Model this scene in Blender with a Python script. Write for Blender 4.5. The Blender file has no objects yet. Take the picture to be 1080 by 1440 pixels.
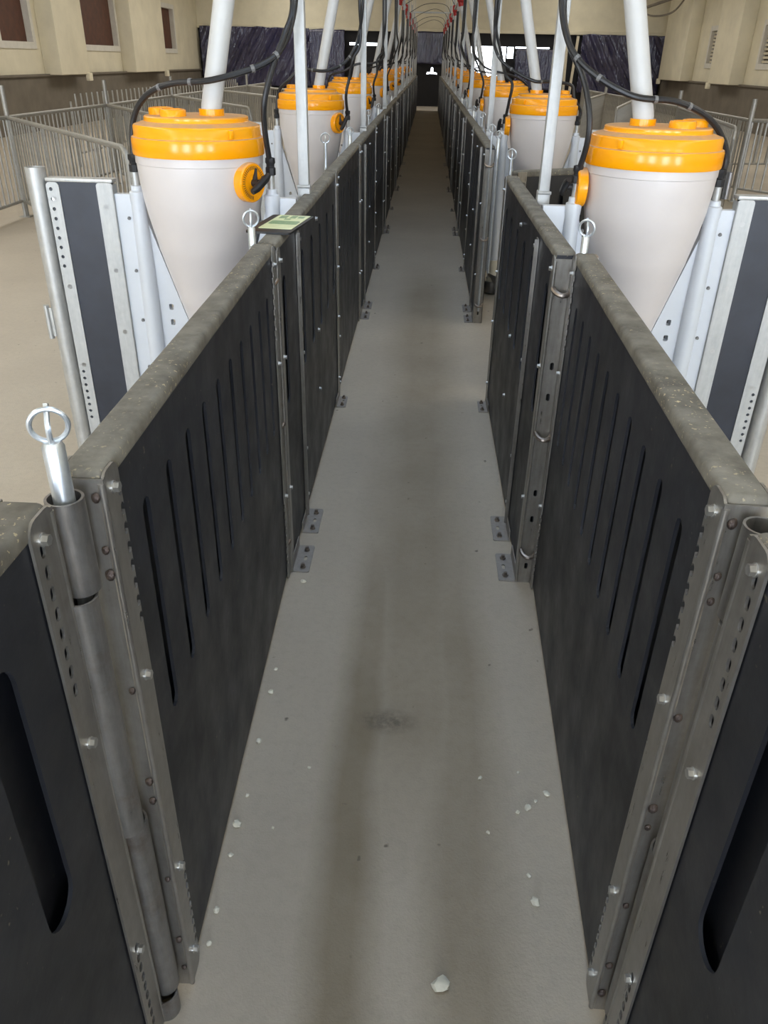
import bpy, bmesh, math, random
from mathutils import Vector, Matrix, noise
from mathutils.geometry import delaunay_2d_cdt
random.seed(7)
scn = bpy.context.scene
COL = scn.collection
PI = math.pi

# ------------------------------------------------------------------ camera
cam_d = bpy.data.cameras.new('camera'); cam = bpy.data.objects.new('camera', cam_d); COL.objects.link(cam)
RM = ((0.9985763658741389, -0.04066246752189133, 0.03452253253497825),
      (0.05019195672365403, 0.4972140712936977, -0.866174886952858),
      (0.01805571925591281, 0.8666745242838148, 0.49854714918408155))
cam.matrix_world = Matrix.Translation((0, 0, 1.6)) @ Matrix(RM).to_4x4()
cam_d.sensor_fit = 'VERTICAL'; cam_d.sensor_height = 36.0; cam_d.sensor_width = 27.0
cam_d.lens = 36.0 * 1104.46 / 1440.0
cam_d.clip_start = 0.02; cam_d.clip_end = 300
scn.camera = cam
# ------------------------------------------------------------------ world, lights, exposure
wd = bpy.data.worlds.new('sky'); scn.world = wd; wd.use_nodes = True
bg = wd.node_tree.nodes['Background']
bg.inputs[0].default_value = (0.86, 0.93, 1.0, 1); bg.inputs[1].default_value = 9.0
vs = scn.view_settings
vs.view_transform = 'Standard'; vs.look = 'None'; vs.gamma = 1.0; vs.use_curve_mapping = False; vs.exposure = 0.0
def area(name, loc, rot, sx, sy, power, color):
    d = bpy.data.lights.new(name, 'AREA'); d.shape = 'RECTANGLE'; d.size = sx; d.size_y = sy
    d.energy = power; d.color = color
    o = bpy.data.objects.new(name, d); o.location = loc; o.rotation_euler = rot; COL.objects.link(o); return o
# daylight through the four tall doorways of the gable end behind the camera
for i, x in enumerate((-6.0, -2.0, 2.0, 6.0)):
    area('doorway_daylight', (x, -6.9, 1.75), (PI / 2, 0, 0), 1.7, 3.3, 150, (0.64, 0.77, 1.0))
# added overhead fill lamps under the closed ceiling; no roof panels behind them
for x, p in ((-5.2, 270), (5.2, 190)):
    area('overhead_fill', (x, 2.0, 4.42), (0, 0, 0), 1.8, 14.0, p, (1.0, 0.975, 0.93))
    area('overhead_fill', (x, 24.0, 4.42), (0, 0, 0), 1.8, 22.0, p * 1.7, (1.0, 0.97, 0.91))  # far fill lamps added to brighten the distant walls
area('aisle_fill', (0, 3.8, 4.42), (0, 0, 0), 1.0, 8.5, 88, (0.57, 0.75, 1.0))  # cool fill lamp added to brighten and tint the aisle floor

# ------------------------------------------------------------------ materials
def s2l(c):
    return tuple(((v / 255.0) / 12.92 if v <= 10 else (((v / 255.0) + 0.055) / 1.055) ** 2.4) for v in c) + (1.0,)
class NT:
    def __init__(self, name):
        self.m = bpy.data.materials.new(name); self.m.use_nodes = True
        self.t = self.m.node_tree; self.n = self.t.nodes; self.b = self.n['Principled BSDF']
        self.tc = self.n.new('ShaderNodeTexCoord')
    def link(self, a, b): self.t.links.new(a, b)
    def noise(self, scale, detail=4, rough=0.6, coord='Object', stretch=None, w=0):
        nz = self.n.new('ShaderNodeTexNoise'); nz.inputs['Scale'].default_value = scale
        nz.inputs['Detail'].default_value = detail; nz.inputs['Roughness'].default_value = rough
        src = self.tc.outputs[coord] if coord != 'World' else self.geo().outputs['Position']
        if stretch:
            mp = self.n.new('ShaderNodeMapping'); mp.inputs['Scale'].default_value = stretch
            self.link(src, mp.inputs[0]); src = mp.outputs[0]
        self.link(src, nz.inputs['Vector']); return nz.outputs['Fac']
    def geo(self):
        if not hasattr(self, '_g'): self._g = self.n.new('ShaderNodeNewGeometry')
        return self._g
    def ramp(self, fac, stops):
        r = self.n.new('ShaderNodeValToRGB'); e = r.color_ramp.elements
        while len(e) < len(stops): e.new(0.5)
        for el, (p, c) in zip(e, stops): el.position = p; el.color = c if len(c) == 4 else tuple(c) + (1,)
        self.link(fac, r.inputs[0]); return r.outputs[0]
    def mapr(self, v, a, b, c=0.0, d=1.0):
        m = self.n.new('ShaderNodeMapRange'); m.inputs[1].default_value = a; m.inputs[2].default_value = b
        m.inputs[3].default_value = c; m.inputs[4].default_value = d; self.link(v, m.inputs[0]); return m.outputs[0]
    def math(self, op, a, b):
        m = self.n.new('ShaderNodeMath'); m.operation = op
        for i, v in enumerate((a, b)):
            if isinstance(v, (int, float)): m.inputs[i].default_value = v
            else: self.link(v, m.inputs[i])
        return m.outputs[0]
    def mix(self, fac, a, b):
        m = self.n.new('ShaderNodeMix'); m.data_type = 'RGBA'
        if isinstance(fac, (int, float)): m.inputs[0].default_value = fac
        else: self.link(fac, m.inputs[0])
        for i, v in ((6, a), (7, b)):
            if isinstance(v, tuple): m.inputs[i].default_value = v
            else: self.link(v, m.inputs[i])
        return m.outputs[2]
    def color(self, v):
        if isinstance(v, tuple): self.b.inputs['Base Color'].default_value = v
        else: self.link(v, self.b.inputs['Base Color'])
    def rough(self, v):
        if isinstance(v, (int, float)): self.b.inputs['Roughness'].default_value = v
        else: self.link(v, self.b.inputs['Roughness'])
    def metal(self, v): self.b.inputs['Metallic'].default_value = v
    def bump(self, h, strength=0.2, dist=0.01):
        bp = self.n.new('ShaderNodeBump'); bp.inputs['Strength'].default_value = strength
        bp.inputs['Distance'].default_value = dist; self.link(h, bp.inputs['Height']); self.link(bp.outputs[0], self.b.inputs['Normal'])
M = {}
def simple(name, rgb, rough=0.5, metal=0.0, var=0.12, scale=12.0, bump=0.0):
    t = NT(name); c = s2l(rgb); d = tuple(v * (1 - var) for v in c[:3]) + (1,); l = tuple(min(1, v * (1 + var)) for v in c[:3]) + (1,)
    t.color(t.ramp(t.noise(scale), [(0.3, d), (0.7, l)])); t.rough(rough); t.metal(metal)
    if bump: t.bump(t.noise(scale * 6, 3), bump, 0.004)
    M[name] = t.m; return t
simple('hopper_plastic', (212, 206, 204), 0.30, 0, 0.03, 5); M['hopper_plastic'].node_tree.nodes['Principled BSDF'].inputs['Subsurface Weight'].default_value = 0.0
simple('white_pvc', (206, 211, 218), 0.32, 0, 0.03, 8)
simple('cream_pvc', (214, 208, 190), 0.4, 0, 0.04, 8)
simple('tube_white', (198, 198, 196), 0.4, 0, 0.03, 10)
simple('black_rubber', (34, 34, 36), 0.38, 0, 0.2, 30)
simple('black_plastic', (30, 30, 32), 0.45, 0, 0.2, 30)
simple('tie_grey', (112, 112, 112), 0.5, 0, 0.1, 30)
simple('red_plastic', (170, 30, 28), 0.45, 0, 0.15, 20)
simple('weld', (92, 82, 78), 0.3, 0.8, 0.45, 90, 0.4)
simple('zinc_bright', (205, 212, 218), 0.30, 0.75, 0.10, 40)
simple('bolt_steel', (200, 200, 198), 0.28, 0.85, 0.08, 60)
simple('eye_steel', (150, 140, 132), 0.3, 0.85, 0.25, 50)
simple('brown_shutter', (84, 48, 32), 0.6, 0, 0.25, 6)
simple('window_white', (214, 210, 200), 0.6, 0, 0.06, 8)
simple('wall_grey', (112, 104, 92), 0.85, 0, 0.14, 2.5, 0.1)
simple('wall_cream', (222, 214, 190), 0.85, 0, 0.08, 1.5, 0.06)
simple('ceiling_cream', (216, 208, 186), 0.85, 0, 0.06, 1.5)
simple('dark_board', (18, 18, 24), 0.7, 0, 0.3, 4)
simple('chip_white', (226, 222, 206), 0.8, 0, 0.1, 60)
simple('card_cream', (214, 222, 178), 0.35, 0, 0.06, 30)
simple('card_green', (128, 158, 118), 0.4, 0, 0.25, 120)
simple('slat_cream', (206, 196, 172), 0.6, 0, 0.08, 12)
# orange lid: settled dust on the upward faces
t = NT('orange_plastic')
up = t.n.new('ShaderNodeSeparateXYZ'); t.link(t.geo().outputs['Normal'], up.inputs[0])
dust = t.math('MULTIPLY', t.mapr(up.outputs[2], 0.6, 0.9), t.mapr(t.noise(14, 5), 0.25, 0.6, 0.55, 0.95))
t.color(t.mix(dust, t.ramp(t.noise(4), [(0.3, s2l((255, 160, 6))), (0.7, s2l((255, 172, 14)))]), s2l((200, 160, 118))))
t.rough(t.mapr(dust, 0, 1, 0.2, 0.8)); M['orange_plastic'] = t.m
# galvanised steel
def steel(name, a, b, rough=0.42, metal=0.7, rust=0.0):
    t = NT(name); n1 = t.noise(9, 6, 0.7, stretch=(6, 6, 0.8)); n2 = t.noise(40, 3)
    c = t.ramp(t.math('ADD', t.math('MULTIPLY', n1, 0.7), t.math('MULTIPLY', n2, 0.3)), [(0.3, s2l(a)), (0.7, s2l(b))])
    if rust:
        c = t.mix(t.mapr(t.noise(7, 6, 0.75), 0.52, 0.75, 0, rust), c, s2l((104, 76, 54)))
    t.color(c); t.rough(t.mapr(n1, 0.2, 0.8, rough - 0.1, rough + 0.12)); t.metal(metal); M[name] = t.m
steel('galvanised', (170, 172, 172), (206, 206, 202), 0.42, 0.55)
steel('channel_steel', (140, 136, 130), (176, 174, 170), 0.32, 0.75, 0.18)
steel('knuckle_steel', (118, 116, 116), (160, 158, 156), 0.34, 0.7, 0.55)
steel('fence_steel', (150, 148, 142), (186, 184, 178), 0.45, 0.5)
steel('post_steel', (168, 170, 170), (196, 197, 195), 0.48, 0.35)
steel('plate_steel', (140, 135, 130), (168, 163, 158), 0.55, 0.35, 0.3)
# black recycled-plastic board with dust and feed scuffs
def black_board(name, top):
    t = NT(name)
    base = t.ramp(t.noise(3.0, 6, 0.65), [(0.3, s2l((28, 29, 34))), (0.75, s2l((44, 46, 53)))])
    streak = t.noise(5, 5, 0.7, stretch=(14, 14, 0.7))
    base = t.mix(t.mapr(streak, 0.5, 0.8, 0, 0.2), base, s2l((58, 57, 56)))
    sp = t.noise(75, 2, 0.5); spk = t.math('MULTIPLY', t.mapr(sp, 0.70, 0.76), t.mapr(t.noise(3.1, 3), 0.5, 0.68))
    base = t.mix(t.math('MULTIPLY', spk, 0.7), base, s2l((170, 158, 132)))
    if top:
        d = t.mapr(t.noise(6, 6, 0.7), 0.2, 0.75)
        base = t.mix(t.mapr(d, 0, 1, 0.5, 0.97), base, t.ramp(t.noise(18, 5), [(0.3, s2l((98, 93, 82))), (0.75, s2l((146, 142, 130)))]))
        crumb = t.math('MULTIPLY', t.mapr(t.noise(120, 2), 0.63, 0.68), t.mapr(t.noise(4.0, 3), 0.42, 0.62))
        base = t.mix(t.math('MULTIPLY', crumb, 0.8), base, s2l((206, 190, 150)))
    t.color(base); t.rough(t.mapr(t.noise(7, 4), 0.3, 0.7, 0.36, 0.56) if not top else 0.75)
    t.bump(t.noise(55, 4), 0.12, 0.003); M[name] = t.m
black_board('board_black', False); black_board('board_dusty', True)
simple('partition_black', (44, 48, 58), 0.42, 0, 0.25, 5, 0.05)
# concrete floor: dusty beige with brown bands along the aisle
t = NT('concrete')
pos = t.n.new('ShaderNodeSeparateXYZ'); t.link(t.geo().outputs['Position'], pos.inputs[0])
px, py = pos.outputs[0], pos.outputs[1]
base = t.ramp(t.noise(0.9, 6, 0.65, 'World'), [(0.25, s2l((176, 166, 152))), (0.75, s2l((196, 186, 170)))])
base = t.mix(t.mapr(t.noise(38, 4, 0.7, 'World'), 0.45, 0.75, 0, 0.25), base, s2l((150, 142, 128)))
wob = t.math('MULTIPLY', t.math('SUBTRACT', t.noise(1.3, 3, 0.5, 'World'), 0.5), 0.12)
def brown_band(cx, hw, y0, y1, amt):
    dx = t.math('ABSOLUTE', t.math('SUBTRACT', t.math('ADD', px, wob), cx), 0)
    f = t.mapr(dx, hw * 0.25, hw, 1, 0)
    g = t.math('MULTIPLY', t.mapr(py, y0, y0 + 0.5), t.mapr(py, y1, y1 - 1.2))
    return t.math('MULTIPLY', t.math('MULTIPLY', f, g), amt)
st = brown_band(-0.115, 0.10, -2.0, 3.0, 0.72)
st = t.math('MAXIMUM', st, brown_band(0.16, 0.13, -2.0, 3.2, 0.52))
st = t.math('MAXIMUM', st, brown_band(0.03, 0.26, 1.1, 7.5, 0.50))
st = t.math('MULTIPLY', st, t.mapr(t.noise(3.0, 4, 0.6, 'World'), 0.2, 0.7, 0.6, 1.0))
base = t.mix(st, base, s2l((112, 97, 68)))
ds = t.n.new('ShaderNodeVectorMath'); ds.operation = 'DISTANCE'
mpv = t.n.new('ShaderNodeMapping'); mpv.inputs['Scale'].default_value = (0.55, 1.0, 1.0); t.link(t.geo().outputs['Position'], mpv.inputs[0])
t.link(mpv.outputs[0], ds.inputs[0]); ds.inputs[1].default_value = (-0.024, 1.61, 0)
blot = t.math('MULTIPLY', t.mapr(ds.outputs['Value'], 0.055, 0.015), t.mapr(t.noise(30, 4, 0.7, 'World'), 0.35, 0.6, 0.2, 1.0))
base = t.mix(t.math('MULTIPLY', blot, 0.6), base, s2l((70, 62, 54)))
spot = t.math('MULTIPLY', t.mapr(t.noise(26, 2, 0.4, 'World'), 0.74, 0.79), 0.7)
base = t.mix(spot, base, s2l((74, 66, 56)))
t.color(base); t.rough(0.72)
t.bump(t.noise(140, 3, 0.6, 'World'), 0.35, 0.004); M['concrete'] = t.m
# navy plastic sheet
t = NT('navy_sheet'); t.color(t.ramp(t.noise(2, 4), [(0.3, s2l((34, 34, 62))), (0.7, s2l((56, 54, 86)))])); t.rough(0.14)
t.b.inputs['Specular IOR Level'].default_value = 0.9; t.bump(t.noise(3, 4, 0.6, stretch=(2.5, 1, 0.5)), 0.7, 0.07); M['navy_sheet'] = t.m

# ------------------------------------------------------------------ mesh building
class MB:
    def __init__(self): self.v = []; self.f = []
    def add(self, vs, fs):
        o = len(self.v); self.v += [tuple(p) for p in vs]; self.f += [tuple(i + o for i in q) for q in fs]; return self
    def box(self, x0, x1, y0, y1, z0, z1, bev=0.0, seg=2):
        bm = bmesh.new(); bmesh.ops.create_cube(bm, size=1)
        for v in bm.verts: v.co = ((x0 + x1) / 2 + v.co.x * (x1 - x0), (y0 + y1) / 2 + v.co.y * (y1 - y0), (z0 + z1) / 2 + v.co.z * (z1 - z0))
        if bev: bmesh.ops.bevel(bm, geom=bm.edges[:], offset=bev, segments=seg, affect='EDGES', profile=0.5)
        return self.bm(bm)
    def bm(self, bm, mat=None):
        bm.verts.index_update()
        vs = [(mat @ v.co) if mat else v.co.copy() for v in bm.verts]; fs = [[v.index for v in f.verts] for f in bm.faces]
        bm.free(); return self.add(vs, fs)
    def tube(self, pts, r, n=10, caps=True, closed=False):
        pts = [Vector(p) for p in pts]; rings = []; up = None; N = len(pts)
        for i, p in enumerate(pts):
            if closed: d = pts[(i + 1) % N] - pts[i - 1]
            else: d = pts[min(i + 1, N - 1)] - pts[max(i - 1, 0)]
            d.normalize()
            if up is None: up = d.orthogonal().normalized()
            up = (up - d * up.dot(d)).normalized(); w = d.cross(up)
            rr = r[i] if isinstance(r, (list, tuple)) else r
            rings.append([p + (up * math.cos(2 * PI * k / n) + w * math.sin(2 * PI * k / n)) * rr for k in range(n)])
        vs = [q for g in rings for q in g]; fs = []
        for i in range(N if closed else N - 1):
            a = i * n; b = ((i + 1) % N) * n
            for k in range(n): fs.append((a + k, a + (k + 1) % n, b + (k + 1) % n, b + k))
        if caps and not closed: fs.append(tuple(range(n - 1, -1, -1))); fs.append(tuple(range((N - 1) * n, N * n)))
        return self.add(vs, fs)
    def lathe(self, prof, n=40, c=(0, 0, 0), mat=None):
        vs = []; fs = []
        for r, z in prof:
            for k in range(n):
                a = 2 * PI * k / n; q = Vector((r * math.cos(a), r * math.sin(a), z))
                if mat: q = mat @ q
                vs.append(q + Vector(c))
        for i in range(len(prof) - 1):
            for k in range(n): fs.append((i * n + k, i * n + (k + 1) % n, (i + 1) * n + (k + 1) % n, (i + 1) * n + k))
        fs.append(tuple(range(n - 1, -1, -1))); fs.append(tuple(range((len(prof) - 1) * n, len(prof) * n)))
        return self.add(vs, fs)
    def pipe(self, p0, p1, ro, ri, n=16):
        p0 = Vector(p0); p1 = Vector(p1); d = (p1 - p0).normalized(); u = d.orthogonal().normalized(); w = d.cross(u); vs = []; fs = []
        for p, r in ((p0, ro), (p1, ro), (p1, ri), (p0, ri)):
            vs += [p + (u * math.cos(2 * PI * k / n) + w * math.sin(2 * PI * k / n)) * r for k in range(n)]
        for i in range(4):
            for k in range(n): fs.append((i * n + k, i * n + (k + 1) % n, ((i + 1) % 4) * n + (k + 1) % n, ((i + 1) % 4) * n + k))
        return self.add(vs, fs)
    def plate(self, outer, holes, w0, w1, axis):
        """outline and holes in (u, v), extruded from w0 to w1; axis: 'x' -> (w,u,v), 'y' -> (u,w,v), 'z' -> (u,v,w)"""
        loops = [outer] + list(holes); pts = []; edges = []; 
        for lp in loops:
            o = len(pts); pts += [Vector(p) for p in lp]; edges += [(o + i, o + (i + 1) % len(lp)) for i in range(len(lp))]
        v2, e2, f2, *_ = delaunay_2d_cdt(pts, edges, [], 0, 1e-6)
        def inside(p, lp):
            c = False; j = len(lp) - 1
            for i in range(len(lp)):
                xi, yi = lp[i]; xj, yj = lp[j]
                if (yi > p[1]) != (yj > p[1]) and p[0] < (xj - xi) * (p[1] - yi) / (yj - yi) + xi: c = not c
                j = i
            return c
        keep = []
        for q in f2:
            cx = sum(v2[i][0] for i in q) / len(q); cy = sum(v2[i][1] for i in q) / len(q)
            if inside((cx, cy), outer) and not any(inside((cx, cy), h) for h in holes): keep.append(tuple(q))
        mp = {'x': lambda u, v, w: (w, u, v), 'y': lambda u, v, w: (u, w, v), 'z': lambda u, v, w: (u, v, w)}[axis]
        n = len(v2); vs = [mp(p[0], p[1], w0) for p in v2] + [mp(p[0], p[1], w1) for p in v2]; fs = []
        cnt = {}
        for q in keep:
            fs.append(q); fs.append(tuple(i + n for i in reversed(q)))
            for a, b in zip(q, q[1:] + q[:1]): cnt[(a, b)] = 1
        for (a, b) in cnt:
            if (b, a) not in cnt: fs.append((b, a, a + n, b + n))
        return self.add(vs, fs)
    def mesh(self, name, mat, ang=35):
        me = bpy.data.meshes.new(name); me.from_pydata(self.v, [], self.f); me.update()
        bm = bmesh.new(); bm.from_mesh(me); bmesh.ops.recalc_face_normals(bm, faces=bm.faces[:]); bm.to_mesh(me); bm.free()
        for p in me.polygons: p.use_smooth = True
        me.set_sharp_from_angle(angle=math.radians(ang)); me.materials.append(M[mat]); return me
CACHE = {}
def part(name, key, mat, build, parent=None, loc=(0, 0, 0), rot=(0, 0, 0)):
    k = (key, mat)
    if key is None or k not in CACHE:
        me = build(MB()).mesh(name, mat)
        if key is not None: CACHE[k] = me
    else: me = CACHE[k]
    o = bpy.data.objects.new(name, me); COL.objects.link(o); o.location = loc; o.rotation_euler = rot
    if parent: o.parent = parent
    return o
def thing(name, label, cat, loc=(0, 0, 0), rz=0.0, group=None):
    o = bpy.data.objects.new(name, None); o.empty_display_size = 0.1; COL.objects.link(o); o.location = loc; o.rotation_euler = (0, 0, rz)
    return tag(o, label, cat, group)
def tag(o, label, cat, group=None):
    o['label'] = label; o['category'] = cat
    if group: o['group'] = group
    return o
def struct(o): o['kind'] = 'structure'; return o
def slot(u, z0, z1, w, n=5):
    r = w / 2; pts = []
    for i in range(n + 1): a = PI * i / n; pts.append((u + r * math.cos(a), z1 - r + r * math.sin(a)))
    for i in range(n + 1): a = PI + PI * i / n; pts.append((u + r * math.cos(a), z0 + r + r * math.sin(a)))
    return pts
def circ(u, v, r, n=10): return [(u + r * math.cos(2 * PI * i / n), v + r * math.sin(2 * PI * i / n)) for i in range(n)]
def rect(u0, u1, v0, v1): return [(u0, v0), (u1, v0), (u1, v1), (u0, v1)]
def rrect(u0, u1, v0, v1, r, n=4):
    pts = []
    for cx, cy, a0 in ((u1 - r, v1 - r, 0), (u0 + r, v1 - r, PI / 2), (u0 + r, v0 + r, PI), (u1 - r, v0 + r, 1.5 * PI)):
        for i in range(n + 1): a = a0 + PI / 2 * i / n; pts.append((cx + r * math.cos(a), cy + r * math.sin(a)))
    return pts
def spline(pts, sub=8):
    pts = [Vector(p) for p in pts]; out = []
    P = [pts[0] * 2 - pts[1]] + pts + [pts[-1] * 2 - pts[-2]]
    for i in range(1, len(P) - 2):
        for k in range(sub):
            u = k / sub; a, b, c, d = P[i - 1:i + 3]
            out.append(0.5 * ((2 * b) + (c - a) * u + (2 * a - 5 * b + 4 * c - d) * u * u + (3 * b - a - 3 * c + d) * u ** 3))
    out.append(pts[-1]); return out
ORD = ['first', 'second', 'third', 'fourth', 'fifth', 'sixth', 'seventh', 'eighth', 'ninth', 'tenth', 'eleventh']
ROW = {-1: 'row with the printed card', 1: 'row with the swung-open gate'}
SIDE = {-1: 'card row', 1: 'open-gate row'}

# ------------------------------------------------------------------ the setting
XW, YB, ZC = 9.2, 36.0, 4.5
struct(part('floor', None, 'concrete', lambda m: m.box(-XW - .3, XW + .3, -7.3, YB + 4, -0.2, 0)))
struct(part('ceiling', None, 'ceiling_cream', lambda m: m.box(-XW - .3, XW + .3, -7.3, YB + .3, ZC, ZC + .15)))
def side_wall(s):
    w = bpy.data.objects.new('wall_left' if s < 0 else 'wall_right', None); COL.objects.link(w); struct(w); w.location = (s * XW, 0, 0)
    if s < 0: wins = [(19.2, 20.75), (23.9, 26.5), (30.3, 32.6)]; z0, z1 = 1.82, 3.03
    else: wins = [(24.6, 25.8), (30.0, 30.55), (33.4, 34.1)]; z0, z1 = 1.70, 2.62
    wins = [(5.0, 6.6), (12.1, 13.7)] + wins
    part('upper_wall', None, 'wall_cream', lambda m: m.plate(rect(-7.3, YB + .3, 1.14, ZC), [rect(a - .06, b + .06, z0 - .06, z1 + .06) for a, b in wins], 0 if s > 0 else -.3, .3 if s > 0 else 0, 'x'), w)
    part('lower_wall', None, 'wall_grey', lambda m: m.box(min(0, -s * .06), max(0, -s * .06), -7.3, YB, 0, 1.14), w)
    part('lower_wall_backing', None, 'wall_grey', lambda m: m.box(min(0, s * .3), max(0, s * .3), -7.3, YB + .3, 0, 1.14), w)
    part('ledge', None, 'wall_grey', lambda m: m.box(min(0, -s * .12), max(0, -s * .12), -7.3, YB, 1.12, 1.17, .01), w)
    pil = [(-1.5, 0.3), (6.8, 8.6), (14.0, 15.8), (21.15, 22.95), (26.7, 29.9)] if s < 0 else [(0, 1.8), (7, 8.8), (14, 15.8), (20.6, 22.4), (26.7, 28.7), (31.9, 34.9)]
    for a, b in pil:
        part('pilaster', None, 'wall_cream', lambda m: m.box(min(0, -s * .42), max(0, -s * .42), a, b, 1.15, ZC, .02), w)
        part('pilaster_foot', None, 'wall_cream', lambda m: m.box(min(-s * .36, -s * .47), max(-s * .36, -s * .47), b - .2, b + .03, 1.0, 1.18, .02), w)
    for i, (a, b) in enumerate(wins):
        wn = bpy.data.objects.new('window_%d' % (i + 1 + (0 if s < 0 else 5)), None); COL.objects.link(wn); struct(wn); wn.location = (s * XW, a, z0)
        L = b - a; H = z1 - z0
        part('shutter', None, 'brown_shutter' if s < 0 else 'wall_grey', lambda m: m.box(min(s * .12, s * .16), max(s * .12, s * .16), 0, L, 0, H), wn)
        part('frame', None, 'window_white', lambda m: m.plate(rect(-.14, L + .14, -.14, H + .14), [rect(0, L, 0, H)], min(-s * .03, s * .2), max(-s * .03, s * .2), 'x'), wn)
        if s > 0:
            for k in range(9): part('slat', None, 'slat_cream', lambda m: m.box(.06, .11, .03, L - .03, H * (k + .2) / 9, H * (k + .75) / 9), wn)
for s in (-1, 1): side_wall(s)
# gable wall behind the camera with four doorways
wf = struct(part('wall_front', None, 'wall_cream', lambda m: m.plate(rect(-XW - .3, XW + .3, 0, ZC), [rect(x - .95, x + .95, 0.02, 3.5) for x in (-6, -2, 2, 6)], -7.3, -7.0, 'y')))
# far gable wall: cream above, dark boarded bay below with daylight gaps
wb = bpy.data.objects.new('wall_back', None); COL.objects.link(wb); struct(wb); wb.location = (0, YB, 0)
part('upper_wall', None, 'wall_cream', lambda m: m.box(-XW, XW, 0, .3, 2.62, ZC), wb)
part('dark_bay', None, 'dark_board', lambda m: m.plate(rect(-XW, XW, 0, 2.62),
     [rect(1.62, 3.0, 1.0, 2.15), rect(-3.2, -2.72, 2.10, 2.19), rect(-2.66, -1.95, 2.09, 2.19), rect(-2.75, -2.66, 1.7, 2.0),
      [(-.1, 1.14), (.0, 1.16), (.22, 1.16), (.32, 1.14), (.3, 1.2), (.18, 1.22), (.15, 1.38), (.08, 1.38), (.05, 1.22), (-.08, 1.22)], rect(3.05, 3.3, 1.75, 2.14), rect(3.35, 4.7, 2.1, 2.15)], .1, .25, 'y'), wb)
part('header_beam', None, 'wall_cream', lambda m: m.box(-XW, XW, -.12, 0, 2.58, 2.7, .02), wb)
def sheet(name, label, x0, x1, z0, z1, amp, slant, nx=60, nz=40, y=YB - .32, group='navy plastic sheets on the far wall'):
    vs = []; fs = []
    for j in range(nz + 1):
        for i in range(nx + 1):
            u = i / nx; v = j / nz; x = x0 + (x1 - x0) * u; z = z0 + (z1 - z0) * v
            q = Vector((x * 6.0 - slant * z * 3.6, z * .5, 3.1))
            d = noise.noise(q) * amp + noise.noise(q * 2.7) * amp * .5
            vs.append((x + noise.noise(Vector((z * 2, u * 3, 7))) * .03, d, z + noise.noise(Vector((x * 2, v, 1))) * .05))
    for j in range(nz):
        for i in range(nx): a = j * (nx + 1) + i; fs.append((a, a + 1, a + nx + 2, a + nx + 1))
    o = part(name, None, 'navy_sheet', lambda m: m.add(vs, fs), None, (0, y, 0))
    md = o.modifiers.new('thickness', 'SOLIDIFY'); md.thickness = .006
    return tag(o, label, 'plastic sheet', group)
sheet('plastic_sheet', 'wrinkled navy plastic sheet beside the brown-shuttered wall', -9.05, -4.75, .62, 2.64, .09, 1, 110, 50)
sheet('plastic_sheet', 'smooth navy plastic sheet next to the slit of light', -4.75, -3.35, .62, 2.6, .03, .2, 30, 20)
sheet('plastic_sheet', 'navy plastic sheet hung over the far end of the aisle', -.75, 1.5, 1.5, 2.6, .02, .3, 40, 20, y=YB - .135)
sheet('plastic_sheet', 'flat navy plastic sheet right beside the bright daylight opening', 3.35, 5.2, .7, 2.08, .02, .1, 30, 20)
sheet('plastic_sheet', 'wrinkled navy plastic sheet beside the wall with slatted vents', 5.85, 9.0, .62, 2.6, .09, -1, 90, 50)
# light boards leaning beside the right-hand sheet
for i, (x, h, t_) in enumerate(((5.35, 2.1, -.10), (5.55, 2.3, -.02), (5.75, 2.55, .06))):
    tag(part('leaning_board', None, 'slat_cream', lambda m: m.box(-.05, .05, -.03, .0, 0, h), None, (x - .2, YB - .34, 0), (-.06, t_, 0)), '%s pale narrow board leaning upright against the dark far wall' % ('shortest', 'middle-height', 'tallest')[i], 'board', 'leaning boards')

# ------------------------------------------------------------------ aisle rows
PITCH = 3.19; Y0 = 3.18; NMOD = 10
XF = {-1: .42, 1: .383}     # distance of the aisle face of the fixed panels from the aisle's middle line
HZ = 1.14; TH = .055
def hexbolt(parent, x, y, z, ax='x', sg=-1, r=.0068, mat='bolt_steel'):
    def b(m):
        m.tube([(0, 0, 0), (sg * .002, 0, 0)], r * 1.2, 12); m.tube([(sg * .001, 0, 0), (sg * .009, 0, 0)], r, 6); return m
    rot = (0, 0, 0) if ax == 'x' else (0, 0, PI / 2)
    return part('bolt', ('bolt', sg, r), mat, b, parent, (x, y, z), rot)
def weld_bead(parent, x, y, z, r=.009):
    def b(m):
        bm = bmesh.new(); bmesh.ops.create_icosphere(bm, subdivisions=2, radius=1)
        for v in bm.verts: v.co *= 1 + .18 * noise.noise(v.co * 2)
        return m.bm(bm, Matrix.Diagonal((r, r * .7, r * 1.25, 1)))
    return part('weld_bead', ('weld', r), 'weld', b, parent, (x, y, z))
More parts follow.
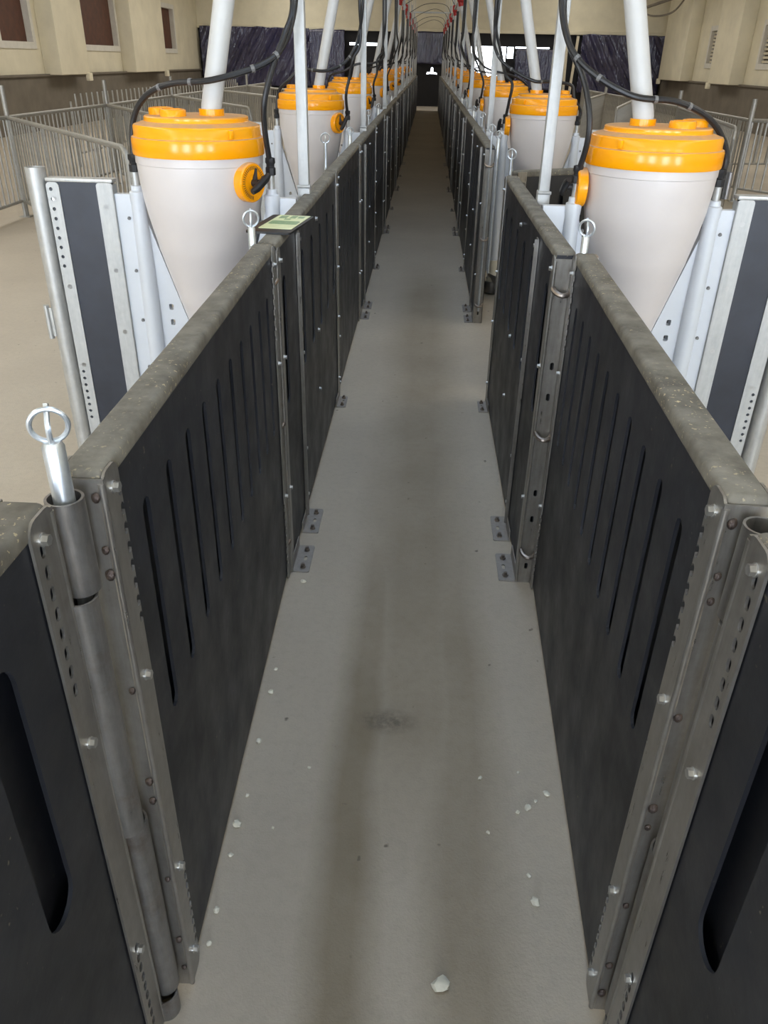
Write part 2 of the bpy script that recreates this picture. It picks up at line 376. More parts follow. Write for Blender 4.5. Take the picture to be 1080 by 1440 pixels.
def channel(m, s, y0, y1, web_at, zt, fl, holes_in=None, holes_web=(), rnd=.018):
    """U-shaped end channel between y0 and y1 that wraps a board; s = outward direction, web on the y0 or y1 side"""
    t_ = .004
    # aisle flange with perforations
    hs = []
    if holes_in is not None:
        hy, zs = holes_in
        hs = [rrect(hy - .006, hy + .006, z - .010, z + .010, .0055, 3) for z in zs]
    rt = rrect(y0, y1, .0, zt, rnd, 4)
    m.plate(rt, hs, min(0, -s * t_), max(0, -s * t_), 'x')
    m.plate(rect(y0, y1, 0, zt), [], min(s * TH, s * (TH + t_)), max(s * TH, s * (TH + t_)), 'x')
    cy = y0 + .003 if web_at == 0 else y1 - .003
    m.tube([(-s * .0005, cy, .002), (-s * .0005, cy, zt - .012)], .0055, 12)
    wy = (y0, y0 + t_) if web_at == 0 else (y1 - t_, y1)
    a, b = (-t_, TH + t_) if s > 0 else (-TH - t_, t_)
    m.plate(rect(a, b, 0, zt - .006), [rrect(s * TH * .5 - .006, s * TH * .5 + .006, z - .012, z + .012, .0055, 3) for z in holes_web], wy[0], wy[1], 'y')
    return m
def eye_ring(parent, s, y, z, sg):
    def b(m):
        pts = []
        for i in range(13): a = PI * i / 12; pts.append((math.cos(a) * .025, sg * (math.sin(a) * .032 + .001), -.012 * math.sin(a)))
        return m.tube(pts, .0078, 8)
    e = part('hinge_eye', ('eye', sg), 'eye_steel', b, parent, (s * TH * .5, y, z))
    return e
def board_part(name, key, s, y0, y1, slots, parent, w=.034, z0=.02, zt=HZ - .012, mat='board_black'):
    hs = [slot(u, .60, 1.02, w, 5 if w < .05 else 9) for u in slots]
    def b(m):
        for x0, x1, h in ((.002, .008, hs), (.030, .036, []), (TH - .008, TH - .002, hs)):  # unslotted middle sheet added to block light so the slots stay black
            m.plate(rect(y0, y1, z0, zt), h, min(s * x0, s * x1), max(s * x0, s * x1), 'x')
        m.box(min(s * .007, s * (TH - .007)), max(s * .007, s * (TH - .007)), y0, y1, z0, z0 + .01)
        return m.box(min(s * .007, s * (TH - .007)), max(s * .007, s * (TH - .007)), y0, y1, zt - .01, zt)
    return part(name, key, mat, b, parent)
def top_cap(key, s, y0, y1, parent):
    return part('top_edge', key, 'board_dusty', lambda m: m.box(min(-s * .001, s * (TH + .001)), max(-s * .001, s * (TH + .001)), y0, y1, HZ - .03, HZ, .009, 3), parent)
def floor_bracket(parent, s, y0, y1, w=.062, det=True):
    L = y1 - y0
    br = part('floor_bracket', ('bracket', s, round(L, 3), w), 'plate_steel', lambda m: m.plate(rrect(min(0, -s * w), max(0, -s * w), 0, L, .008, 3), [slot_h(-s * w * .62, L * .5, .012, .03)], .0, .005, 'z').box(min(0, -s * .004), max(0, -s * .004), 0, L, 0, .045), parent, (0, y0, 0.0))
    if det:
        for q in (.16, .80):
            def b(m):
                m.tube([(0, 0, .004), (0, 0, .013)], .0105, 6); m.tube([(0, 0, .01), (0, 0, .022)], .006, 8); return m
            part('anchor_bolt', 'anchor', 'eye_steel', b, br, (-s * w * .6, L * q, 0))
    return br
def slot_h(u, v, w, l): return [(b, a) for a, b in slot(v, u - l / 2, u + l / 2, w)] if False else rrect(u - w / 2, u + w / 2, v - l / 2, v + l / 2, w * .48, 3)
ZH_TOP = [1.092 - .031 * i for i in range(8)]
ZH_BOT = [.30 - .028 * i for i in range(9)]
def fixed_panel(s, k):
    L = 1.71; y = Y0 + PITCH * k - .86; near = k == -1; det = k <= 3
    x = s * XF[s]
    if near: x = -.435 if s < 0 else .398; y = .80 - L
    n = k + 1
    lbl = '%s fixed black slotted panel of the %s' % (ORD[n], ROW[s])
    if s < 0 and k == 0: lbl = 'fixed black slotted panel carrying the printed card on its top edge'
    p = thing('slotted_barrier', lbl, 'barrier', (x, y, 0), 0, 'fixed slotted panels along the aisle')
    A = [.125]; B = [.52 + .255 * i for i in range(5)]
    if near: B = [.51, .77, 1.02, 1.28, 1.525]
    board_part('board', ('fbA', s), s, .004, .40, A, p, .062); board_part('board', ('fbB', s, near), s, .402, L - .004, B, p, .072)
    top_cap(('fcap', s), s, .006, L - .006, p)
    zs = ZH_TOP + ZH_BOT
    part('end_post', ('fp0', s), 'channel_steel', lambda m: channel(m, s, 0, .045, 0, HZ - .016, .045, None, (.80, .70, .36, .26, .07)), p)
    part('end_post', ('fp1', s, near), 'channel_steel', lambda m: channel(m, s, L - .062, L, 1, HZ - .004, .06, (L - .042, zs) if near else None, ()), p)
    part('joint_strip', ('fst', s), 'channel_steel', lambda m: m.plate(rrect(.378, .428, .02, 1.10, .01), [circ(.386, z, .0035, 6) for z in [1.0 - .05 * i for i in range(12)]], min(0, -s * .004), max(0, -s * .004), 'x').box(min(-s * .004, -s * .014), max(-s * .004, -s * .014), .378, .381, .02, 1.10), p)
    if det:
        for z in (1.075, .68, .30, .10): hexbolt(p, -s * .004, .41, z, sg=-s)
        for z in (1.085, .79, .33): hexbolt(p, -s * .004, .03, z, sg=-s)
        if not near:
            for z in (1.06, .62, .36): hexbolt(p, -s * .001, .885, z, sg=-s, r=.0075)
            for z in (1.08, .7, .45, .12): hexbolt(p, -s * .004, L - .03, z, sg=-s)
        else:
            for z in (1.105, .775, .29): hexbolt(p, -s * .004, L - .038, z, sg=-s, r=.0074)
    if not near:
        for z in (1.035, .58, .137):
            eye_ring(p, s, 0, z, -1); eye_ring(p, s, L, z, 1)
        if k <= 5:
            floor_bracket(p, s, .0, .175, det=det); floor_bracket(p, s, .27, .455, det=det); floor_bracket(p, s, 1.55, 1.70, .05, det=det)
    else:
        for z0, z1 in ((.53, .982), (.0, .057)):
            kx = .004 if s < 0 else .026
            part('hinge_knuckle', None, 'knuckle_steel', lambda m: m.pipe((kx, L + .019, z0), (kx, L + .019, z1), .024, .0205, 22), p)
    return p
def gate(s, k, loc=None, rz=None):
    """gate between fixed panels k-1 and k ; k = 0 is the nearest gate"""
    L = 1.45; first = k == 0; det = k <= 3
    lbl = '%s black slotted gate of the %s' % (ORD[k], ROW[s])
    if loc is None:
        if first:
            x0, x1 = (-.398, -.427) if s < 0 else (.392, .434)
            loc = (x0, .868, 0); rz = -math.atan2(x1 - x0, L)
        else: loc = (s * (XF[s] + .004), Y0 + PITCH * (k - 1) + .857, 0); rz = 0
        L = 1.45 if first else 1.462
    else: lbl = 'black slotted gate swung open into the pen'
    g = thing('aisle_gate', lbl, 'gate', loc, rz, 'slotted gates along the aisle')
    N = 10
    board_part('board', ('gb', s, L), s, .004, L - .004, [.155 + .128 * i for i in range(N)], g)
    top_cap(('gcap', s, L), s, .006, L - .006, g)
    zs = ZH_TOP + ZH_BOT
    for y0, y1, w, h in ((0, .056, 0, .050), (L - .05, L, 1, L - .045)):
        part('end_channel', ('gch', s, w, L), 'channel_steel', lambda m: channel(m, s, y0, y1, w, HZ - .004, .05, (h, zs), ()), g)
    if det:
        for z in (1.105, .78, .325, .07): hexbolt(g, -s * .004, .030, z, sg=-s, r=.0074)
        for z in (1.085, .79, .33): hexbolt(g, -s * .004, L - .03, z, sg=-s)
    if first:
        for z in (1.105, 1.025, .985, .775, .58, .535, .33, .15, .06): weld_bead(g, s * (.008 if s < 0 else .010) , -.002, z, random.uniform(.005, .0085))
        for z0, z1 in ((.985, 1.122), (.06, .526)):
            kx = -.034 if s < 0 else .034
            part('hinge_knuckle', None, 'knuckle_steel', lambda m: m.pipe((kx, -.0335, z0), (kx, -.0335, z1), .024, .0205, 22), g)
    elif det:
        for z0, z1 in ((.95, 1.09), (.45, .6)):
            part('hinge_knuckle', ('gk', s, z0), 'knuckle_steel', lambda m: m.pipe((s * (TH + .02), .02, z0), (s * (TH + .02), .02, z1), .019, .015, 14), g)
            part('hinge_knuckle', ('gk2', s, z0, L), 'knuckle_steel', lambda m: m.pipe((s * (TH + .02), L - .02, z0), (s * (TH + .02), L - .02, z1), .019, .015, 14), g)
    return g
def hinge_pin(x, y, label, top=1.196, r=.0125, ring_rz=0.3, tilt=(0, 0), z0=.05, thin=False):
    p = thing('drop_pin', label, 'pin', (x, y, z0), 0, 'ring-topped drop pins'); h = top - z0; p.rotation_euler = (tilt[0], tilt[1], 0)
    if thin: part('rod', ('pinrod', round(h, 3), r), 'zinc_bright', lambda m: m.tube([(0, 0, 0), (0, 0, h - .06)], .0075, 10).tube([(0, 0, h - .07), (0, 0, h)], r, 12), p)
    else: part('rod', ('pinrod2', round(h, 3), r), 'zinc_bright', lambda m: m.tube([(0, 0, 0), (0, 0, h - .11)], r * .8, 12).tube([(0, 0, h - .12), (0, 0, h - .006), (0, 0, h)], [r, r, r * .75], 16), p)
    def ring(m):
        m.tube([(.0215 * math.cos(2 * PI * i / 36), 0, .0215 * math.sin(2 * PI * i / 36)) for i in range(36)], .0034, 8, closed=True); return m
    part('ring', 'pinring', 'zinc_bright', ring, p, (0, 0, h + .021), (0.12, 0, ring_rz))
    part('eye_loop', 'pinloop', 'zinc_bright', lambda m: m.tube(spline([(0, -.004, -.008), (0, -.006, .018), (0, .0, .034), (0, .006, .046)], 4), .0035, 8), p, (0, 0, h), (0, 0, .2))
    return p
for s in (-1, 1):
    for k in range(-1, NMOD): fixed_panel(s, k)
    for k in range(0, NMOD):
        if s > 0 and k == 1: gate(1, 1, (.425, 4.235, 0), -math.radians(61)); continue
        gate(s, k)
# drop pins
hinge_pin(-.432, .835, 'zinc drop pin in the hinge knuckles between first panel and gate of card row', 1.198, .0135, .35, (0, 0))
for s in (-1, 1):
    for k in range(0, 7):
        ya = Y0 + PITCH * k - .87; yb = Y0 + PITCH * k + .875
        xa = s * (XF[s] + TH + (.01 if s < 0 else .018)); 
        hinge_pin(xa, ya, 'ring-topped drop pin at the aisle-start end of the %s fixed panel, %s' % (ORD[k + 1], SIDE[s]), 1.185, .011, .4 if s < 0 else -.5, z0=.35)
        hinge_pin(s * (XF[s] + .03) if (s > 0 and k == 0) else xa, yb + (.09 if k == 0 else 0), 'ring-topped drop pin at the doorway end of the %s fixed panel, %s' % (ORD[k + 1], SIDE[s]), 1.25 if k == 0 and s < 0 else 1.2, .009, .3 if s < 0 else -.4, z0=.35, thin=True)
# long rod standing in the eyes of the post past the open gate
hinge_pin(.383 + TH * .5, Y0 + PITCH - .86 - .018, 'long zinc rod standing in the post eyes past the swung-open gate', 1.22, .008, -.4, z0=.09, thin=True)

# ------------------------------------------------------------------ feeders, partitions, hoses, posts
FX = {-1: -.845, 1: .83}
def feeder(s, k):
    y = Y0 + PITCH * k
    lbl = {(-1, 0): 'white conical hopper feeder with orange lid beside the printed card', (1, 0): 'white conical hopper feeder with orange lid just before the swung-open gate',
           (1, 1): 'white conical hopper feeder with orange lid just past the swung-open gate'}.get((s, k), '%s orange-lidded white hopper feeder of the %s' % (ORD[k], ROW[s]))
    fd = thing('hopper_feeder', lbl, 'feeder', (FX[s], y, 0), 0, 'orange-lidded hopper feeders')
    n = 44 if k < 3 else 24
    prof = [(.05, .30), (.058, .42), (.062, .5), (.10, .64), (.128, .735), (.133, .745), (.135, .757), (.165, .86), (.186, .935), (.190, .945), (.192, .96), (.213, 1.05), (.228, 1.13), (.236, 1.21), (.238, 1.245), (.238, 1.256), (.241, 1.258), (.241, 1.30)]
    part('hopper', ('hop', n), 'hopper_plastic', lambda m: m.lathe([(a * .975, b) for a, b in prof], n), fd)
    lid = part('lid', ('lid', n), 'orange_plastic', lambda m: m.lathe([(.20, 1.286), (.240, 1.286), (.2415, 1.291), (.2415, 1.336), (.239, 1.344), (.232, 1.347), (.2305, 1.352), (.2305, 1.378), (.226, 1.385), (.190, 1.396), (.188, 1.400), (.188, 1.409), (.184, 1.413), (.02, 1.418)], n), fd)
    part('drop_collar', ('collar', n), 'orange_plastic', lambda m: m.pipe((0, 0, 1.405), (0, 0, 1.437), .045, .036, 24).tube([(0, 0, 1.408), (0, 0, 1.41)], .052, 24), lid, (-s * .065, -.03, 0))
    for cx, cy in ((s * .055, -.105), (s * .125, -.01)):
        part('filler_cap', ('cap', n), 'orange_plastic', lambda m: m.lathe([(.046, 1.40), (.046, 1.432), (.043, 1.437), (.036, 1.438), (.034, 1.434), (.01, 1.434)], 24), lid, (cx, cy, 0))
    part('latch_tab', ('tab', n), 'orange_plastic', lambda m: m.box(-.008, .008, -.012, .004, 1.35, 1.378, .003), lid, (-s * .165, -.168, 0), (0, 0, -s * -.75))
    if k < 6:
        az = math.radians(-30 if s < 0 else -178)
        d = Vector((math.cos(az), math.sin(az), 0)); rot = d.to_track_quat('Z', 'Y').to_euler()
        dl = part('dial', ('dial', s), 'orange_plastic', lambda m: m.lathe([(.05, 0), (.067, .0), (.068, .004), (.068, .030), (.064, .035), (.03, .036), (.028, .034)], 36), fd, (d.x * (.222 if s < 0 else .236), d.y * .222, 1.204), rot)
        if k < 2:
            def ticks(m):
                for i in range(30):
                    a = PI * 1.35 * i / 29 + .35
                    q = Matrix.Rotation(a, 4, 'Z'); bm = bmesh.new(); bmesh.ops.create_cube(bm, size=1)
                    m.bm(bm, q @ Matrix.Translation((.051, 0, .036)) @ Matrix.Diagonal((.012, .0016, .002, 1)))
                return m
            tk = part('tick_marks', ('ticks', s), 'black_plastic', ticks, dl); tk['kind'] = 'stuff'
        def handle(m):
            m.tube([(0, 0, .03), (0, 0, .062)], .013, 12)
            m.tube([(-.052, 0, .068), (-.03, 0, .072), (.03, 0, .072), (.052, 0, .068)], [.010, .014, .014, .010], 10)
            m.tube([(0, 0, .04), (-.035, -.035, .038)], [.011, .004], 8); return m
        part('crank_handle', ('handle', s), 'black_plastic', handle, dl, (0, 0, 0), (0, 0, (-2.65 if s < 0 else .6) + .35 * k))
    # trough and base under the hopper
    part('trough', ('trough', s), 'galvanised', lambda m: m.lathe([(.10, .0), (.24, .02), (.30, .16), (.305, .17), (.296, .17), (.23, .05), (.06, .05)], 28), fd)
    part('agitator', ('agit', s), 'galvanised', lambda m: m.lathe([(.03, .04), (.03, .3), (.055, .3), (.055, .34), (.03, .34)], 12), fd)
    return fd
def partition(s, k):
    y = Y0 + PITCH * k; det = k < 3
    P = thing('pen_partition', '%s white and black pen partition at the feeders of the %s' % (ORD[k], ROW[s]), 'partition', (0, y, 0), 0, 'pen partitions at the feeders')
    X = lambda v: s * v
    fx = abs(FX[s]); xi = XF[s] + TH + .012
    bo = 1.19 if s < 0 else 1.165; b1 = 1.25 if s < 0 else 1.225; b2 = 1.395 if s < 0 else 1.36; b3 = 1.445 if s < 0 else 1.42; po = 1.487 if s < 0 else 1.468
    def V(sg):     # white side boards with a V cut following the hopper
        if sg < 0: q = [(xi, .175), (fx - .075, .175), (fx - .075, .56), (fx - .255, 1.137), (xi, 1.137)]
        else: q = [(fx + .075, .175), (bo, .175), (bo, 1.137), (fx + .255, 1.137), (fx + .075, .56)]
        return [(X(a), b) for a, b in q]
    hole_o = [rrect(X(fx + .17) - .009, X(fx + .17) + .009, z - .012, z + .012, .005, 3) for z in (.708, .645)]
    hole_i = [rrect(X(fx - .17) - .009, X(fx - .17) + .009, z - .012, z + .012, .005, 3) for z in (.645,)]
    part('white_board', ('wbo', s), 'white_pvc', lambda m: m.plate(V(1), hole_o, -.018, .018, 'y'), P)
    part('white_board', ('wbi', s), 'white_pvc', lambda m: m.plate(V(-1), hole_i, -.018, .018, 'y'), P)
    for q in (-.268, .25):
        xx = X(fx + q)
        pp = part('water_pipe_sleeve', ('sleeve', s), 'white_pvc', lambda m: m.tube([(0, 0, .13), (0, 0, .75), (0, 0, 1.125)], [.034, .034, .027], 20), P, (xx, -.02, 0))
        part('reducer', 'reducer', 'white_pvc', lambda m: m.lathe([(.029, 1.11), (.030, 1.14), (.030, 1.148), (.022, 1.153), (.021, 1.17), (.012, 1.171)], 18), pp)
        part('pipe_foot', 'pfoot', 'cream_pvc', lambda m: m.lathe([(.045, .10), (.045, .13), (.037, .14), (.037, .26), (.034, .262)], 18), pp)
        part('steel_nipple', 'nipple', 'galvanised', lambda m: m.tube([(0, 0, 1.165), (0, 0, 1.235)], .0135, 12), pp)
        if k < 4:
            part('drinker_cup', 'cup', 'knuckle_steel', lambda m: m.lathe([(.03, 0.0), (.05, .01), (.06, .07), (.055, .10), (.02, .10)], 14), pp)
            if det:
                for j in range(5): hexbolt(pp, X(.045), .004, .25 + .2 * j, 'y', -1, .006, 'tie_grey')
    part('black_board', ('pbl', s), 'partition_black', lambda m: m.plate([(X(bo + .01), .1), (X(b3 - .005), .1), (X(b3 - .005), 1.178), (X(bo + .01), 1.178)], [], -.022, .022, 'y'), P)
    part('board_cap', ('pcap', s), 'galvanised', lambda m: m.box(min(X(bo - .005), X(b3)), max(X(bo - .005), X(b3)), -.027, .027, 1.176, 1.190, .003), P)
    hs = [circ(X(b3 - .018), z, .007, 8) for z in [1.15 - .036 * i for i in range(9)] + [.42 - .03 * i for i in range(8)]] if det else []
    part('edge_strip', ('pst1', s, det), 'post_steel', lambda m: m.plate([(X(a) if s > 0 else X(a), b) for a, b in rrect(b2, b3, .08, 1.175, .015)], hs, -.027, -.022, 'y'), P)
    part('edge_strip', ('pst2', s), 'post_steel', lambda m: m.plate([(X(a), b) for a, b in rrect(bo - .004, b1, .08, 1.176, .012)], [], -.027, -.022, 'y').box(min(X(bo - .004), X(bo)), max(X(bo - .004), X(bo)), -.027, .02, .08, 1.17), P)
    part('pole', ('pole', s), 'galvanised', lambda m: m.pipe((X(po), 0, 0), (X(po), 0, 1.224), .037, .033, 24), P)
    part('hinge_lug', ('lug', s), 'galvanised', lambda m: m.tube([(X(po + .052), -.02, .56), (X(po + .052), -.02, .70)], .012, 10).box(min(X(po + .03), X(po + .05)), max(X(po + .03), X(po + .05)), -.024, -.016, .57, .69), P)
    if det:
        for z in (1.09, .85, .60, .30): hexbolt(P, X((bo + b1) / 2), -.027, z, 'y', -1 if False else 1, .008)
        for z in (1.115, .78, .45): hexbolt(P, X((b2 + b3) / 2), -.027, z, 'y', 1, .008)
    return P
for s in (-1, 1):
    for k in range(NMOD): feeder(s, k); partition(s, k)
# hex bolts with axis 'y' face the aisle start
HA = {-1: [(-.475, .0, 2.35), (-.47, .0, 1.95), (-.473, .04, 1.775), (-.505, -.03, 1.646), (-.574, -.08, 1.581), (-.74, -.13, 1.531), (-.899, -.10, 1.515), (-1.005, -.06, 1.474), (-1.072, -.03, 1.391), (-1.095, -.022, 1.25)],
      1: [(.44, .0, 2.35), (.435, .0, 1.95), (.442, .04, 1.789), (.472, -.03, 1.663), (.548, -.08, 1.58), (.693, -.13, 1.51), (.85, -.10, 1.495), (.975, -.06, 1.45), (1.058, -.02, 1.38), (1.092, -.01, 1.31), (1.080, -.022, 1.25)]}
HB = {-1: [(-.50, .02, 2.35), (-.495, .02, 1.95), (-.481, .04, 1.765), (-.504, -.03, 1.668), (-.54, -.06, 1.582), (-.575, -.08, 1.472), (-.584, -.06, 1.38), (-.577, -.022, 1.25)],
      1: [(.46, .02, 2.35), (.455, .02, 1.95), (.451, .04, 1.779), (.477, .0, 1.664), (.536, -.03, 1.558), (.568, -.06, 1.45), (.574, -.06, 1.359), (.562, -.022, 1.25)]}
for s in (-1, 1):
    for k in range(NMOD):
        y = Y0 + PITCH * k
        for nm, pts in (('outer', HA[s]), ('inner', HB[s])):
            j = 0 if k == 0 else 1
            pp = []
            for i, (a, b, c) in enumerate(pts):
                jit = j * (.028 if 1 < i < len(pts) - 2 else 0)
                pp.append((a + random.uniform(-jit, jit), b + random.uniform(-jit, jit), c + random.uniform(-jit, jit)))
            h = thing('water_hose', 'black water hose looping to the %s pipe of the %s feeder, %s' % (nm, ORD[k], SIDE[s]), 'hose', (0, y, 0), 0, 'black water hoses')
            sp = spline(pp, 8 if k < 4 else 4)
            part('hose', None, 'black_rubber', lambda m: m.tube(sp, .0105, 10 if k < 3 else 6), h)
            e = pp[-1]
            part('hose_nut', 'hosenut', 'black_plastic', lambda m: m.lathe([(.012, 0.03), (.018, .028), (.019, .012), (.015, .006), (.015, -.002), (.019, -.006), (.019, -.03), (.014, -.032)], 8), h, e)
            if k < 2 and nm == 'outer':
                for q in (28, 34, 44, 51):
                    a = sp[q]; b = sp[q + 1]; dd = (b - a).normalized()
                    part('cable_tie', None, 'tie_grey', lambda m: m.tube([a - dd * .006, a + dd * .006], .0125, 10), h)
        x = -.785 if s < 0 else .762
        tx = -.545 if s < 0 else .49
        dt = thing('drop_tube', 'white feed drop tube into the lid of the %s feeder, %s' % (ORD[k], SIDE[s]), 'tube', (0, y, 0), 0, 'white feed drop tubes')
        x = FX[s] - s * .065
        part('tube', ('dtube', s), 'tube_white', lambda m: m.tube([(x, -.03, 1.40), (x, -.03, 1.44), ((x + tx) / 2, -.01, 1.98), (tx, .0, 2.46)], .036, 20), dt)
        part('red_outlet', ('rout', s), 'red_plastic', lambda m: m.tube([(tx + (x - tx) * .05, 0, 2.42), (tx, 0, 2.5)], [.044, .05], 14).box(tx - .06, tx + .06, -.09, .09, 2.48, 2.60, .02), dt)
        # upright post carrying the feed line
        xp = -.472 if s < 0 else .464
        po = thing('upright_post', 'square galvanised upright post behind the %s fixed panel, %s' % (ORD[k + 1], SIDE[s]), 'post', (xp, y + .12, 0), 0, 'galvanised upright posts')
        part('post', 'upost', 'post_steel', lambda m: m.box(-.02, .02, -.02, .02, .0, 2.76, .003), po)
        part('sleeve_bracket', 'usleeve', 'post_steel', lambda m: m.box(-.024, .024, -.024, .024, 1.0, 1.172, .003).tube([(-.024, -.026, 1.166), (.026, -.026, 1.166)], .006, 8), po)
        part('foot_plate', 'ufoot', 'plate_steel', lambda m: m.box(-.03, .03, -.05, .05, 0, .006), po)
    x = -.545 if s < 0 else .49
    fl = thing('feed_line', 'long overhead feed pipe above the %s' % ROW[s], 'pipe', (x, 0, 2.54), 0, 'overhead feed pipes')
    part('pipe', None, 'galvanised', lambda m: m.tube([(0, -2, 0), (0, 14, 0), (0, 31, 0)], .03, 14), fl)
    for k in range(NMOD): part('hanger_strap', 'hanger', 'galvanised', lambda m: m.box(-.006, .006, -.015, .015, .02, ZC - 2.54), fl, (0, Y0 + PITCH * k - .4, 0))
for k in range(NMOD):
    y = Y0 + PITCH * k + .12
    if k in (4, 7): tag(part('cross_bar', 'xbar', 'galvanised', lambda m: m.box(-.56, .52, -.02, .02, 0, .04, .004), None, (0, y, 2.74)), 'thin overhead cross bar joining the %s pair of upright posts' % ORD[k], 'bar', 'overhead cross bars')
    if k >= 3:
        pts = spline([(-.5, -1.2, 2.55), (-.2, -.9, 2.72), (.1, -.5, 2.78 + .04 * (k % 2)), (.35, -.2, 2.75), (.47, -.05, 2.6)], 6)
        tag(part('cable', None, 'black_rubber', lambda m: m.tube(pts, .006, 6), None, (0, y, 0)), 'thin black cable arching over the aisle before the %s pair of posts' % ORD[k], 'cable', 'arching cables')

# ------------------------------------------------------------------ printed card on the panel top
cd = thing('printed_card', 'black-bordered laminated card with green print lying on the panel top', 'card', (-.435, 2.595, HZ + .001), -math.radians(-9), None)
cd.rotation_euler = (0, 0, -.12)
part('backing', None, 'black_plastic', lambda m: m.plate(rrect(-.082, .058, -.155, .145, .012), [], 0, .006, 'z'), cd)
part('sheet', None, 'card_cream', lambda m: m.plate(rect(-.057, .047, -.100, .136), [], .006, .0075, 'z'), cd)
def marks(m):
    for (a, b, c, d) in ((-.045, -.02, .075, .12), (-.01, .01, .08, .125), (.015, .035, .085, .118), (-.02, .0, .05, .07)): m.box(a, b, c, d, .0075, .0079)
    return m
part('green_print', None, 'card_green', marks, cd)
part('green_band', None, 'card_green', lambda m: m.plate(rrect(-.05, .042, -.03, .03, .01), [], .0075, .0079, 'z'), cd)

# ------------------------------------------------------------------ white feed and foam chips on the aisle floor
chips = [(-.385, 1.70, .009), (-.385, 1.51, .009), (-.387, 1.243, .012), (.318, 1.338, .010), (.306, 1.085, .012), (.098, .891, .018), (-.385, 1.024, .008), (-.238, 1.429, .005), (.205, 1.424, .006),
         (.37, 1.383, .009), (.292, 1.323, .006), (.30, 1.15, .006), (-.385, 1.16, .007), (-.383, .95, .007), (.215, 1.26, .005), (.305, 1.45, .004), (-.30, 1.24, .004), (.34, 1.36, .005), (-.38, 1.33, .006), (-.37, 2.26, .010), (-.388, 1.8, .006)]
for i, (x, y, r) in enumerate(chips):
    def b(m):
        bm = bmesh.new(); bmesh.ops.create_icosphere(bm, subdivisions=2, radius=1); o = Vector((i * 3.1, 0, 0))
        for v in bm.verts: v.co *= 1 + .45 * noise.noise(v.co * 1.6 + o)
        return m.bm(bm, Matrix.Translation((0, 0, r * .5)) @ Matrix.Diagonal((r, r * .8, r * .62, 1)))
    c = part('white_chip', None, 'chip_white', b, None, (x, y, 0), (0, 0, i * 1.3))
    if i == 5: tag(c, 'largest white chip lying in the middle of the aisle floor', 'chip', 'white chips on the aisle floor')
    else: tag(c, 'small white crumb scattered on the aisle floor along the panels', 'chip', 'small crumbs on the aisle floor')

# ------------------------------------------------------------------ galvanised pen fences on both sides
def fence_post(x, y, h, label, r=.026):
    p = thing('fence_post', label, 'post', (x, y, 0), 0, 'fence posts of the side pens')
    part('tube', ('fpost', h), 'fence_steel', lambda m: m.pipe((0, 0, 0), (0, 0, h), r, r - .004, 14), p)
    part('foot', 'fpfoot', 'fence_steel', lambda m: m.box(-.06, .06, -.06, .06, 0, .01), p)
def fence(a, b, label, z0=.17, z1=1.0, pitch=.105, is_gate=True, bar=.009, rail=True, group='barred fences of the side pens', mat='fence_steel'):
    a = Vector((a[0], a[1], 0)); b = Vector((b[0], b[1], 0)); d = b - a; L = d.length; rz = math.atan2(d.y, d.x)
    g = thing('pen_gate' if is_gate else 'pen_fence', label, 'gate' if is_gate else 'fence', a, rz, group)
    if rail:
        if is_gate: path = [(0.03, 0, z0), (.03, 0, z1 - .02), (.04, 0, z1 - .005), (.06, 0, z1)] + [(L - .12, 0, z1), (L - .06, 0, z1 - .02), (L - .03, 0, z1 - .06), (L - .02, 0, z1 - .12), (L - .02, 0, z0)]
        else: path = [(0, 0, z1), (L, 0, z1)]
        part('top_rail', None, mat, lambda m: m.tube(path, .021, 10), g)
    part('bottom_rail', None, mat, lambda m: m.tube([(0, 0, z0), (L - .02, 0, z0)], .016, 8), g)
    if not is_gate:
        for q in (.03, L / 2, L - .03): part('leg', ('fleg', z1), mat, lambda m: m.tube([(0, 0, 0), (0, 0, z1)], .018, 8), g, (q, 0, 0))
    n = int(L / pitch); zt = z1 if rail else z1 + .1
    for i in range(1, n):
        u = L * i / n; zz = zt - (.05 if is_gate and u > L - .1 else 0)
        part('bar', ('fbar', z0, zt, bar), mat, lambda m: m.tube([(0, 0, z0), (0, 0, zt)], bar, 6, caps=True), g, (u, 0, 0))
    if is_gate:
        lt = part('latch', None, mat, lambda m: m.tube([(L + .015, 0, z1 - .5), (L + .015, 0, z1 - .12)], .01, 8), g)
        for z in (z1 - .2, z1 - .32, z1 - .44): part('latch_loop', None, mat, lambda m: m.tube([(L - .03, 0, z), (L + .04, 0, z), (L + .045, 0, z - .03)], .008, 6), lt)
    return g
LP = [(-4.46, 9.12), (-4.38, 11.88), (-4.40, 15.1), (-4.4, 18.3), (-4.4, 21.5), (-4.4, 24.7)]
for i, (x, y) in enumerate(LP): fence_post(x, y, 1.30, 'galvanised post at the corner of the %s side pen on the brown-shutter side' % ORD[i])
fence((-4.46, 9.12), (-4.46, 5.5), 'barred fence running from the first corner post back along the brown-shutter side', is_gate=False)
for i in range(5): fence(LP[i], LP[i + 1], '%s barred fence length between corner posts on the brown-shutter side' % ORD[i], is_gate=False)
fence(LP[0], (-2.2, 6.25), 'barred gate with rounded corner hung on the first post, brown-shutter side')
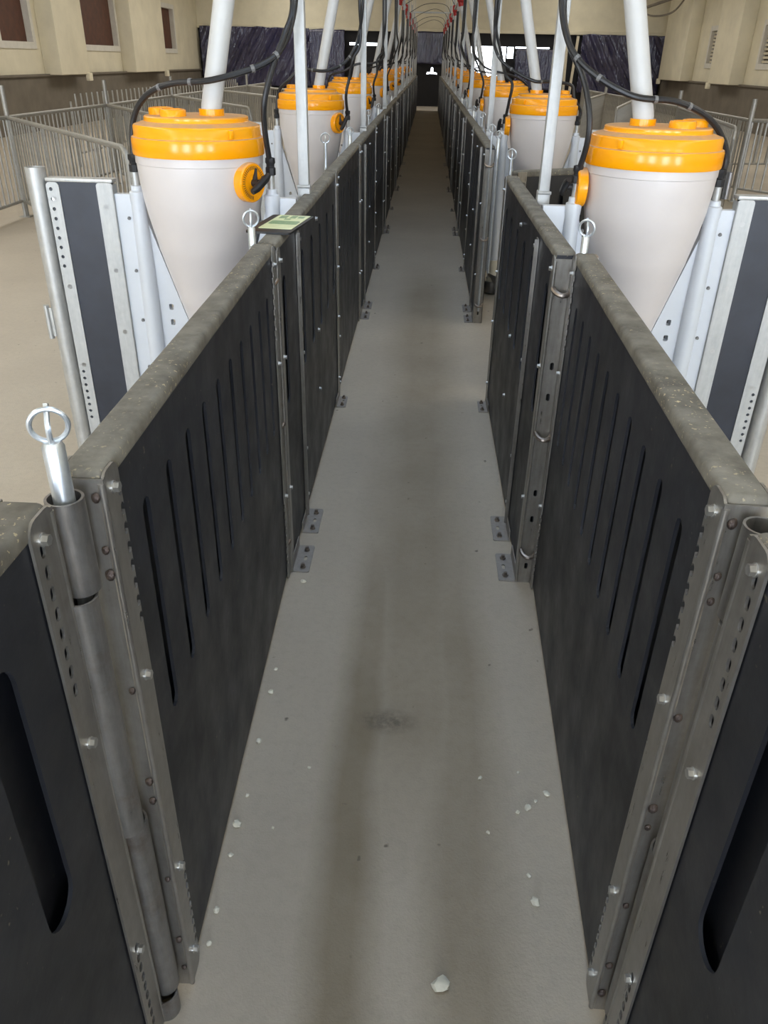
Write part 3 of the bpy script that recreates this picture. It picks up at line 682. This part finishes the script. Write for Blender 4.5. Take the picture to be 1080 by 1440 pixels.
fence(LP[1], (-2.35, 8.75), 'barred gate with rounded corner hung on the second post, brown-shutter side')
fence(LP[2], (-2.4, 11.9), 'barred gate with rounded corner hung on the third post, brown-shutter side')
fence(LP[3], (-2.4, 15.1), 'barred gate with rounded corner hung on the fourth post, brown-shutter side')
fence(LP[4], (-2.4, 18.3), 'barred gate with rounded corner hung on the fifth post, brown-shutter side')
fence((-5.6, 13.6), (-5.6, 26.0), 'taller open-topped picket fence standing behind the barred fence, brown-shutter side', z0=.2, z1=.95, pitch=.24, is_gate=False, bar=.014, rail=False)
RP = [(4.25, 11.75), (4.25, 15.2), (4.25, 18.4), (4.25, 21.6), (4.25, 24.8)]
for i, (x, y) in enumerate(RP): fence_post(x, y, 1.25, 'galvanised post at the corner of the %s side pen on the slatted-vent side' % ORD[i], .034)
for i in range(4): fence(RP[i], RP[i + 1], '%s barred fence length between corner posts on the slatted-vent side' % ORD[i], is_gate=False, bar=.011)
fence(RP[1], (3.55, 10.2), 'barred gate hung on the second post, swung along the slatted-vent side', bar=.010)
fence(RP[0], (5.9, 9.6), 'barred gate hung on the first post, swung toward the slatted vents', bar=.013, pitch=.12)
fence(RP[2], (3.0, 14.2), 'barred gate hung on the third post, swung along the slatted-vent side')
fence(RP[3], (3.0, 17.2), 'barred gate hung on the fourth post, swung along the slatted-vent side')
fence((5.1, 14.6), (8.4, 15.2), 'open-topped picket fence across the pen beside the slatted-vent wall', z0=.2, z1=.86, pitch=.2, is_gate=False, bar=.026, rail=True)
# conduit under the ceiling on the slatted-vent side
tag(part('conduit', None, 'wall_grey', lambda m: m.tube([(7.0, 33.5, 3.2), (8.6, 31.5, 3.75)], .05, 8), None), 'straight grey conduit rising to the slatted-vent wall', 'conduit')
tag(part('cable', None, 'wall_grey', lambda m: m.tube(spline([(7.3, 33.12, 3.28), (7.7, 32.7, 3.1), (8.2, 32.1, 3.2), (8.5, 31.62, 3.7)], 6), .03, 6), None), 'sagging cable strung below the grey conduit', 'cable')
